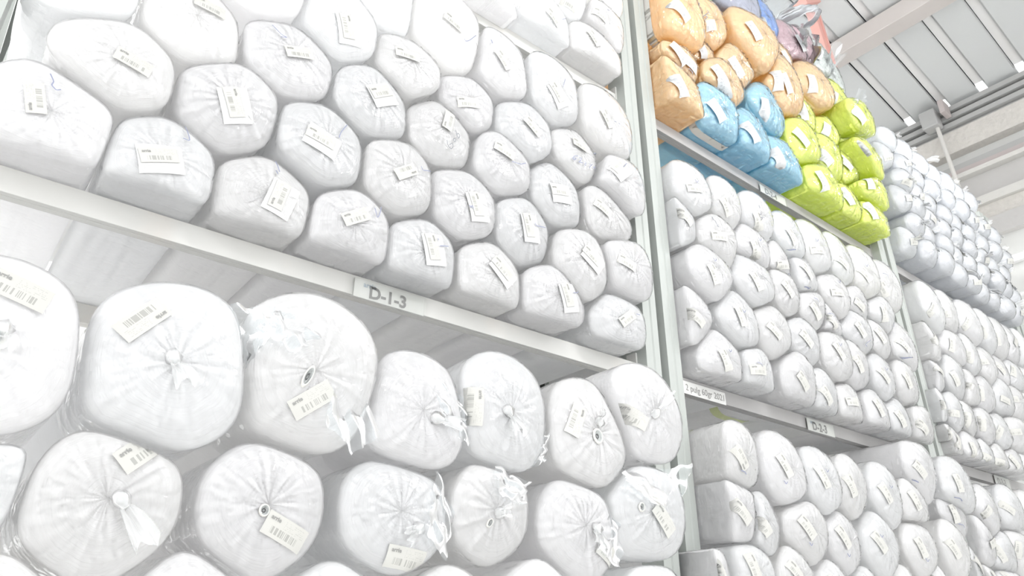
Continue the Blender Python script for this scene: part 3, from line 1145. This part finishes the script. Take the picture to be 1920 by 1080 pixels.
PHI_NEAR = np.linspace(0, math.pi / 2, 15)
PHI_FAR = np.linspace(0, math.pi / 2, 9)


def build_roll(r, idx, near, label, group, film=True, fabric=None):
    n = 52 if near else 36
    V, Fs, uv = loft(r, n, PHI_NEAR if near else PHI_FAR, DEPTHS, 0.0)
    r.obj = mesh_obj('fabric_roll', V, Fs, fabric or r.mat or WHITE[idx % 3], None, uv)
    r.obj.location = tuple(r.c)
    tag(r.obj, label, 'fabric roll', group)
    if film:
        n2 = 72 if near else 40
        dps = np.array([0.015, 0.04, 0.08, 0.16, 0.30]) if near else np.array([0.02, 0.08, 0.2])
        V, Fs, uv = loft(r, n2, np.linspace(0, math.pi / 2, 17 if near else 9), dps, 0.003, (0.012 if r.kind == 'colour' else 0.006) if near else 0.008, seed=idx + 11, back=False)
        mesh_obj('plastic_wrap', V, Fs, (FILM_DYED if r.kind == 'colour' else FILM) if near else FILM_FAR, r.obj, uv)


LAB13 = {'b0': (65, 185, -96), 'c0': (250, 118, 30), 'd1': (393, 15, 28), 'd2': (560, 100, 8), 'c1': (437, 193, 75), 'b1': (297, 293, 2), 'c2': (600, 259, 31), 'b2': (523, 367, -68), 'b3': (667, 407, -15),
         'b4': (810, 463, 78), 'b5': (940, 503, 52), 'b6': (1063, 553, 75), 'b7': (1175, 597, -38), 'c3': (760, 323, 162), 'c4': (892, 383, 75), 'c5': (990, 423, 78), 'c6': (1108, 480, 48), 'c7': (1175, 493, 35),
         'd3': (713, 173, -8), 'd4': (840, 227, -78), 'd5': (945, 283, 35), 'd6': (1048, 358, 10), 'd7': (1130, 390, 45), 'e3': (650, 50, 80), 'e4': (763, 103, 20), 'e5': (877, 193, 8), 'e6': (998, 238, 50),
         'e7': (1087, 273, 35), 'e8': (1160, 313, 140), 'f4': (850, 43, 42), 'f5': (942, 113, 60), 'f6': (1043, 173, 62), 'f7': (1137, 223, 65)}
PEN13 = {'b1': [[(345, 240), (355, 268), (341, 262)]], 'b3': [[(700, 392), (705, 413), (712, 390)]], 'b4': [[(822, 463), (838, 464)], [(818, 449), (820, 452)]], 'c2': [[(648, 237), (637, 250), (633, 261)]],
         'b2': [[(514, 305), (522, 325)], [(515, 322), (519, 329)]], 'f4': [[(868, 75), (870, 80), (877, 79), (890, 69)]], 'd5': [[(957, 305), (973, 310), (983, 308)]], 'c5': [[(1000, 420), (1002, 425), (1020, 429)]],
         'f5': [[(918, 77), (921, 84)]], 'f6': [[(1057, 150), (1053, 165)]], 'c3': [[(787, 314), (790, 322), (805, 324)]], 'b0': [[(93, 142), (100, 157), (95, 163), (104, 173), (113, 172)]],
         'd2': [[(508, 50), (525, 68), (537, 74), (524, 72)]], 'b7': [[(1190, 590), (1197, 592)]], 'b6': [[(1072, 550), (1079, 551), (1081, 547)]], 'e8': [[(1166, 315), (1172, 308)]], 'e7': [[(1110, 289), (1119, 291)]],
         'f7': [[(1149, 229), (1153, 231)], [(1157, 233), (1160, 235)]], 'd7': [], 'c4': [[(877, 386), (880, 391), (883, 387), (884, 393)]],
         'd4': None}
word60 = [[(835, 265), (837, 275), (843, 282), (847, 277), (845, 270), (840, 274)], [(847, 263), (849, 269), (852, 266), (851, 262), (848, 262), (847, 264)], [(852.2, 260.5), (852.8, 261)], [(851.5, 246), (853, 254), (857, 262), (859.5, 257), (856.5, 252), (853.5, 255)]]
word62 = [[(1081, 294.5), (1074, 294.5), (1070.5, 299), (1074.5, 302), (1078, 299), (1073, 298)], [(1083, 298), (1088, 298.5), (1086, 303), (1081.5, 306), (1089.5, 307)], [(1089.3, 307.3), (1090, 307.8)],
          [(1092.5, 304.5), (1097, 308), (1092.5, 309.5), (1095, 311.5), (1092.5, 314.5)], [(1102.5, 308), (1104, 312)], [(1107.5, 309.5), (1101.8, 316.5)], [(1113, 314.5), (1109, 316), (1111.5, 318), (1113, 314)], [(1115.5, 316), (1113.5, 321.5)]]
idx = 0
for key, r in D13.items():
    where = 'bottom row' if r.row == 0 else '%s row up' % ORD[r.row]
    build_roll(r, idx, True, 'white film-wrapped fabric roll on shelf D-1-3, %s, %s from the left' % (where, ORD[r.col]), 'white rolls on shelf D-1-3')
    idx += 1
    if key in LAB13:
        px, py, an = LAB13[key]
        if key in ('b1', 'b2', 'b4', 'c1', 'c4', 'c5', 'd3', 'd6', 'e8', 'c6', 'b6', 'e3', 'c2', 'f6', 'b5'):
            add_label(r, px + 4, py + 6, an + 3, 0.125, 0.095, SLIP, brand=False, slip=True)
        add_label(r, px, py, an)
    if PEN13.get(key):
        add_pen(r, PEN13[key])
add_pen(D13['d4'], word60, 0.0035, PENB)
add_pen(D13['e7'], word62, 0.0035, PEN)

LAB14 = {'g1': (1037, 33, 55), 'g2': (1113, 72, 60), 'g3': (1126, 28, 45), 'g4': (1066, 7, 40)}
for key, r in D14.items():
    where = 'bottom row' if r.row == 0 else '%s row up' % ORD[r.row]
    build_roll(r, idx, True, 'white film-wrapped roll on the upper shelf above D-1-3, %s, %s from the left' % (where, ORD[r.col]), 'white rolls above shelf D-1-3')
    idx += 1
    if key in LAB14:
        add_label(r, *LAB14[key])
add_pen(D14['g1'], [[(1051, 36), (1052, 39), (1058, 37)]])
add_pen(D14['g3'], [[(1136, 20), (1140, 22)]])

L12 = {'h0': 'leftmost big white roll in a tied bag, upper row under shelf D-1-3', 'h1': 'biggest white roll with radial bag folds, tied at the centre, upper left',
       'h2': 'big white roll in a loose bluish bag with a dark slit at its centre', 'h3': 'big white roll with a blunt translucent bag knot, below the D-1-3 tag',
       'h4': 'big white roll with a barcode label left of its long bag tail', 'h5': 'big white roll with a dark tube end under its bag knot',
       'h6': 'white roll leaning against the grey post with its bag tail pointing up right'}
for key, r in D12.items():
    lab = L12.get(key)
    if not lab:
        lab = {'i': 'big bagged white roll below shelf D-1-3, middle row, %s from the left', 'j': 'big bagged white roll below shelf D-1-3, lowest row, %s from the left'}[key[0]] % ORD[r.col]
    build_roll(r, idx, True, lab, 'big bagged rolls under shelf D-1-3')
    idx += 1
for key, (px, py, an) in {'h0': (36, 545, 25), 'h1': (267, 600, 147), 'h2': (584, 750, -30), 'h4': (887, 762, 95), 'h5': (1078, 788, 108), 'h6': (1181, 783, 85), 'i1': (278, 826, 12), 'i2': (533, 998, 32), 'i3': (760, 1052, -3), 'i5': (1147, 1066, 0), 'i6': (1243, 975, 60)}.items():
    add_label(D12[key], px, py, an, 0.125, 0.058)
for key, p0, p1, w in [('h0', (6, 620), (4, 660), 0.05), ('h1', (325, 672), (350, 722), 0.05), ('h3', (820, 786), (866, 800), 0.045), ('h4', (952, 772), (975, 815), 0.05), ('h5', (1122, 790), (1128, 765), 0.03),
                       ('h6', (1228, 775), (1262, 738), 0.035), ('i1', (228, 938), (278, 1025), 0.055), ('i3', (782, 992), (760, 1010), 0.05), ('i4', (938, 962), (962, 960), 0.035), ('i5', (1118, 992), (1123, 1030), 0.05)]:
    add_tail(D12[key], p0, p1, w)
add_core(D12['h2'], 577, 706, 0.026, 0.35, -0.35)
add_core(D12['h5'], 1120, 818, 0.022, 0.8)
add_core(D12['i2'], 495, 957, 0.012, 0.9)
add_core(D12['h0'], -6, 632, 0.014, 0.9)
add_core(D12['i4'], 917, 981, 0.012, 0.6, -0.6)
add_core(D12['i6'], 1202, 951, 0.013, 0.8)
add_flap(D12['h2'], [(428, 571), (520, 576), (500, 640), (462, 690)], [-0.04, -0.07, -0.09, -0.02], seed=3)
add_flap(D12['h2'], [(520, 576), (620, 625), (560, 660), (485, 625)], [-0.05, -0.06, -0.10, -0.08], seed=4)
add_flap(D12['h2'], [(640, 640), (712, 815), (660, 850), (610, 790)], [-0.03, -0.06, -0.08, -0.10], seed=5)
add_flap(D12['h3'], [(800, 690), (868, 745), (878, 835), (840, 800)], [-0.03, -0.04, -0.05, -0.09], seed=6)
add_flap(D12['i6'], [(1222, 884), (1297, 868), (1278, 940), (1262, 1010)], [-0.03, -0.07, -0.05, -0.02], seed=7)
add_flap(D12['i6'], [(1165, 880), (1240, 890), (1250, 960), (1180, 905)], [-0.05, -0.04, -0.10, -0.11], seed=8)
add_flap(D12['i3'], [(820, 880), (850, 960), (838, 1050), (800, 1000)], [-0.04, -0.02, -0.04, -0.1], seed=9)
add_flap(D12['i4'], [(925, 872), (992, 905), (985, 945), (940, 930)], [-0.05, -0.04, -0.06, -0.1], seed=10)
add_flap(D12['i5'], [(1140, 960), (1172, 985), (1160, 1070), (1125, 1030)], [-0.04, -0.03, -0.04, -0.09], seed=12)
add_flap(D12['h5'], [(985, 830), (1028, 812), (1025, 862), (990, 880)], [-0.02, -0.03, -0.02, -0.02], seed=13)

# dyed rolls
NAME24 = {'o': 'orange', 'b': 'blue', 'y': 'neon yellow'}
POS24 = {'o1': 'orange roll with a pale tape band, topmost beside the grey post', 'o2': 'orange roll with pen writing above its small level white label', 'o3': 'largest orange roll, squarish, below the royal blue one',
         'o4': 'small orange roll half hidden under the taped topmost orange roll', 'o5': 'orange roll with a pale tape band and two white labels', 'o6': 'orange roll squeezed under the largest squarish orange roll',
         'o7': 'orange roll standing on the beam right beside the grey post', 'o8': 'orange roll with two joined labels above the tape-banded blue roll', 'o9': 'orange roll with two slanted labels next to the rightmost orange roll',
         'o10': 'small orange roll wedged below the maroon rolls', 'o11': 'rightmost orange roll, resting against the neon yellow ones',
         'b1': 'blue roll with a pale tape band, leftmost of the blue rolls', 'b2': 'uppermost blue roll between two orange rolls', 'b3': 'middle blue roll resting on the brown grey beam', 'b4': 'rightmost blue roll above the D-2-4 tag',
         'r1': 'royal blue roll behind the largest orange roll', 'n1': 'navy roll with crumpled film at the top of the dyed pile', 'l1': 'lime green roll peeking out between orange and navy rolls',
         'm1': 'maroon roll in crumpled clear film, left of the pair', 'm2': 'maroon roll in crumpled clear film, right of the pair', 'm3': 'grey roll in clear film just right of the maroon pair', 'm5': 'grey roll in clear film above the topmost yellow roll',
         'y1': 'neon yellow roll right beside the rightmost orange roll', 'y2': 'neon yellow roll topmost at the right end with a hollow centre', 'y3': 'neon yellow roll just under the two-label orange roll', 'y4': 'neon yellow roll second row from the top, middle',
         'y5': 'neon yellow roll touching the uppermost blue roll', 'y6': 'neon yellow roll under the topmost right one', 'y7': 'neon yellow roll in the centre of the yellow pile', 'y8': 'neon yellow roll at the right edge, third from the shelf',
         'y9': 'neon yellow roll wedged right of the centre of the yellow pile', 'y10': 'largest neon yellow roll on the beam above the D-2-4 tag', 'y11': 'neon yellow roll at the right edge, second from the shelf', 'y12': 'neon yellow roll on the beam, second from the left', 'y13': 'neon yellow roll at the right end of the beam'}
LAB24 = {'o1': [(1276, 20, 58)], 'o2': [(1327, 47, 8)], 'o3': [(1413, 58, 58)], 'o4': [(1312, 90, 65)], 'o5': [(1273, 100, 55), (1292, 120, 50)], 'o6': [(1380, 127, 62)], 'o7': [(1274, 161, 65)], 'o8': [(1350, 142, 58), (1362, 164, 58)],
         'o9': [(1460, 148, 65), (1474, 157, 70)], 'o10': [(1462, 120, 62)], 'o11': [(1525, 155, 60)], 'b1': [(1343, 208, 60)], 'b2': [(1434, 205, 65)], 'b3': [(1408, 248, 58)], 'b4': [(1460, 295, 58)], 'r1': [(1430, 42, 55)],
         'm1': [(1482, 93, 60)], 'm3': [(1523, 107, 25)], 'y1': [(1560, 186, 50)], 'y2': [(1612, 216, 58)], 'y3': [(1502, 210, 55)], 'y4': [(1546, 247, 60)], 'y5': [(1502, 258, 55)], 'y6': [(1580, 258, 50)], 'y7': [(1550, 291, 60)],
         'y8': [(1619, 277, 50)], 'y9': [(1583, 304, 50)], 'y10': [(1541, 339, 62)], 'y11': [(1627, 339, 55)], 'y12': [(1588, 368, 60)], 'y13': [(1633, 395, 62)]}
for key, r in D24.items():
    build_roll(r, idx, True, POS24[key], 'dyed rolls on shelf D-2-4')
    idx += 1
    for px, py, an in LAB24.get(key, []):
        add_label(r, px, py, an, 0.155, 0.072, PAPERW, brand=False)
add_band(D24['o1'], 0.06, 0.06)
add_band(D24['o5'], 0.10, 0.05)
add_band(D24['b1'], 0.03, 0.05)
add_pen(D24['o2'], [[(1309, 31), (1312, 36), (1315, 33)], [(1316, 34), (1319, 32), (1321, 36)], [(1323, 29), (1326, 33), (1324, 36)]], 0.006, PENB)
add_pen(D24['o5'], [[(1290, 130), (1297, 139)], [(1296, 132), (1295, 140)]], 0.006, PENB)
add_core(D24['y2'], 1610, 205, 0.03, 0.7)
add_core(D24['y1'], 1557, 176, 0.022, 0.8)
add_tail(D24['m5'], (1553, 140), (1566, 92), 0.18, BAG, 'bag_end', 0.10, 0.02)
add_tail(D24['m3'], (1532, 112), (1520, 80), 0.15, BAG, 'bag_end', 0.10, 0.02)
add_tail(D24['y2'], (1604, 190), (1622, 178), 0.14, BAG, 'bag_end', 0.05, 0.02)
add_tail(D24['m2'], (1508, 90), (1497, 62), 0.16, BAG, 'bag_end', 0.10, 0.02)

# remaining white piles
for lst, sh, gname, near in ((D23, 'D-2-3', 'white rolls on shelf D-2-3', True), (D22, 'D-2-2', 'white rolls under shelf D-2-3', True), (D33, 'D-3-3', 'white rolls on shelf D-3-3', False), (D32, 'D-3-2', 'white rolls under shelf D-3-3', False)):
    place = {'D-2-3': 'on shelf D-2-3', 'D-2-2': 'below shelf D-2-3', 'D-3-3': 'on shelf D-3-3', 'D-3-2': 'below shelf D-3-3'}[sh]
    for i, r in enumerate(lst):
        where = 'bottom row' if r.row == 0 else '%s row up' % ORD[r.row]
        build_roll(r, idx, near, 'white film-wrapped fabric roll %s, %s, %s from the left' % (place, where, ORD[r.col]), gname)
        idx += 1
        an = random.choice([52, 58, 64, 70, 60, 55, 66, 10]) if sh != 'D-2-2' else random.choice([58, 62, 66, 240, 70])
        s_ = 1.0 if near else 1.0
        add_label(r, r.px + (8 if near else 4) * (r.R / 0.15), r.py - 4 + random.uniform(-6, 8), an, 0.115 if near else 0.12, 0.052, PAPER, brand=near)
        if near and random.random() < 0.45:
            x, y = r.px + random.uniform(4, 16), r.py + random.choice([-26, 22]) * random.uniform(0.7, 1.0)
            add_pen(r, [[(x, y), (x + 4, y + 7), (x + 6, y + 2)]] if random.random() < 0.6 else [[(x - 3, y), (x + 4, y + 3), (x + 7, y + 8)]], 0.004)
add_pen(D23[2], [[(1420, 386), (1422, 392)], [(1423, 400), (1425, 404), (1421, 403)], [(1423, 409), (1428, 410), (1424, 414)]], 0.005, PENB)
add_pen(D23[4], [[(1332, 408), (1335, 415), (1333, 411)], [(1337, 414), (1340, 420)], [(1340, 420), (1345, 428), (1341, 424)]], 0.005, PENB)
bottom23 = sorted([r for r in D23 if r.row == 0], key=lambda q: q.c[0])
for k_ in (0, 2, 4):
    if k_ < len(bottom23):
        add_band(bottom23[k_], 0.32 + 0.05 * k_, 0.06, TAPEY, 0.004)

for i, r in enumerate(D34):
    where = 'bottom row' if r.row == 0 else '%s row up' % ORD[r.row]
    build_roll(r, idx, False, 'small bluish white bagged roll on top shelf D-3-4, %s, %s from the left' % (where, ORD[r.col]), 'bluish bagged rolls on shelf D-3-4')
    idx += 1
    p = r.c + np.array([0, -r.B, 0]) - CAM
    zc = p @ AX_F
    px, py = 960 + F_PX * (p @ AX_R) / zc, 540 - F_PX * (p @ AX_U) / zc
    an = random.uniform(-60, 70)
    ln = random.choice([8, 9, 11, 24 if random.random() < 0.3 else 10])
    add_tail(r, (px, py), (px + ln * math.cos(math.radians(an)), py + ln * math.sin(math.radians(an))), 0.05 if ln < 20 else 0.07, TAIL, 'bag_knot', 0.05 if ln < 20 else 0.09, 0.018, seed=i)
    if random.random() < 0.65:
        add_label(r, px + random.uniform(-1, 5), py + random.uniform(2, 9), random.uniform(40, 75), 0.10, 0.055, PAPER, brand=False)

# loose clear bags on top of the dyed pile
def bag_blob(name, pix, ry, yf, sx, sy, sz, seed, label):
    rg = np.random.default_rng(seed)
    c = at_y(pix[0], pix[1], yf)
    bm = bmesh.new()
    bmesh.ops.create_icosphere(bm, subdivisions=4, radius=1.0)
    dirs = rg.normal(0, 1, (22, 3))
    dirs /= np.linalg.norm(dirs, axis=1)[:, None]
    offs = rg.uniform(0.55, 0.95, 22)
    for v in bm.verts:
        p = np.array(v.co[:])
        d = dirs @ p
        cap = np.where(d > 0.05, offs / np.maximum(d, 0.05), 9)
        k_ = min(1.15, (np.sum(cap ** -9.0) + 1.0) ** (-1 / 9.0))
        q = p * k_
        q += 0.03 * np.sin(p[[1, 2, 0]] * 17 + seed)
        v.co = (q[0] * sx, q[1] * sy, q[2] * sz)
    me = bpy.data.meshes.new(name)
    bm.to_mesh(me)
    bm.free()
    me.materials.append(BAG)
    me.polygons.foreach_set('use_smooth', [True] * len(me.polygons))
    lay = me.uv_layers.new(name='UVMap')
    li = np.empty(len(me.loops), dtype=np.int32)
    me.loops.foreach_get('vertex_index', li)
    co = np.array([v.co[:] for v in me.vertices])
    lay.data.foreach_set('uv', (co[li][:, [0, 2]] * 1.2).astype(np.float32).ravel())
    o = bpy.data.objects.new(name, me)
    C.objects.link(o)
    o.location = tuple(c)
    return tag(o, label, 'plastic bag')


bag_blob('clear_bag', (1455, -2), 30, 0.02, 0.2, 0.3, 0.16, 2, 'crumpled clear bag at the top of the dyed pile beside the navy roll')
bag_blob('clear_bag', (1478, 48), 30, 0.0, 0.17, 0.3, 0.15, 5, 'crumpled clear bag between royal blue roll and red strut')


# ------------------------------------------------------------------ shelf tags
def shelf_tag(body, corners_x, zt, zb, y, label, size, xoff, zoff, bold=0.03, logo=None, sleeve=True):
    x0, x1 = corners_x
    org = ((x0 + x1) / 2, y, (zt + zb) / 2)
    t = empty('shelf_tag', org)
    MB().box(x0, y, zb, x1, y + 0.003, zt).build('card', TAG, t, origin=org)
    tv, tf = text_mesh(body, bold)
    V = np.c_[x0 + xoff + tv[:, 0] * size, np.full(len(tv), y - 0.0012), zb + zoff + tv[:, 1] * size] - np.array(org)
    mesh_obj('lettering', V, tf, TAGINK, t, smooth=False)
    if logo:
        tv, tf = text_mesh(logo, 0.02)
        V = np.c_[x0 + 0.035 + tv[:, 0] * 0.027, np.full(len(tv), y - 0.0012), zt - 0.026 + tv[:, 1] * 0.027] - np.array(org)
        mesh_obj('logo', V, tf, TAGBLUE, t, smooth=False)
    if sleeve:
        mesh_obj('sleeve', np.array([(x0 - 0.012, y - 0.003, zb - 0.004), (x1 + 0.008, y - 0.003, zb - 0.004), (x1 + 0.008, y - 0.003, zt + 0.004), (x0 - 0.012, y - 0.003, zt + 0.004),
                                     (x0 - 0.012, y + 0.004, zb - 0.004), (x1 + 0.008, y + 0.004, zb - 0.004)]) - np.array(org), [(0, 1, 2, 3), (4, 5, 1, 0)], SLEEVE, t, [(0, 0), (1, 0), (1, 1), (0, 1), (0, 0), (1, 0)], smooth=False)
    tag(t, label, 'shelf tag', 'shelf location tags')
    return t


YT = BY - 0.012


def xz(px, py, y=YT):
    p = at_y(px, py, y)
    return p[0], p[2]


a, b = xz(664, 540), xz(795, 575)
tl, bl = xz(666, 520), xz(663, 554)
shelf_tag('D-1-3', (tl[0], b[0]), tl[1], bl[1], YT, 'white location card reading D-1-3 on the cream grey beam', (tl[1] - bl[1]) * 0.93, (b[0] - tl[0]) * 0.2, (tl[1] - bl[1]) * 0.12, 0.03, 'arrie')
tl, bl, br = xz(1512, 783), xz(1517, 806), xz(1566, 820)
shelf_tag('D-2-3', (tl[0], br[0]), tl[1], bl[1], YT, 'white location card reading D-2-3 on the brown grey beam', (tl[1] - bl[1]) * 0.95, (br[0] - tl[0]) * 0.17, (tl[1] - bl[1]) * 0.14, 0.03, 'arrie')
tl, bl, br = xz(1424, 344), xz(1427, 359), xz(1474, 384)
shelf_tag('D-2-4', (tl[0], br[0]), tl[1], bl[1], YT, 'white location card reading D-2-4 below the blue roll', (tl[1] - bl[1]) * 0.95, (br[0] - tl[0]) * 0.17, (tl[1] - bl[1]) * 0.14, 0.02)
tl, bl, br = xz(1863, 890), xz(1867, 909), xz(1895, 914)
shelf_tag('D-3-3', (tl[0], br[0]), tl[1], bl[1], YT, 'white location card reading D-3-3 near the right picture edge', (tl[1] - bl[1]) * 0.9, (br[0] - tl[0]) * 0.15, (tl[1] - bl[1]) * 0.16, 0.02)
tl, bl, br = xz(1769, 550), xz(1773, 562), xz(1797, 573)
shelf_tag('D-3-4', (tl[0], br[0]), tl[1], bl[1], YT, 'small location card under the bluish bagged rolls on the top shelf', (tl[1] - bl[1]) * 0.8, (br[0] - tl[0]) * 0.2, (tl[1] - bl[1]) * 0.18, 0.01)
tl, bl, br = xz(1281, 713), xz(1284, 737), xz(1362, 760)
shelf_tag('2 pulg 60gr 2021', (tl[0] - 0.03, br[0]), tl[1], bl[1], YT, 'white strip reading 2 pulg 60gr 2021 beside the grey post', (tl[1] - bl[1]) * 0.72, 0.042, (tl[1] - bl[1]) * 0.28, 0.0, None, False)
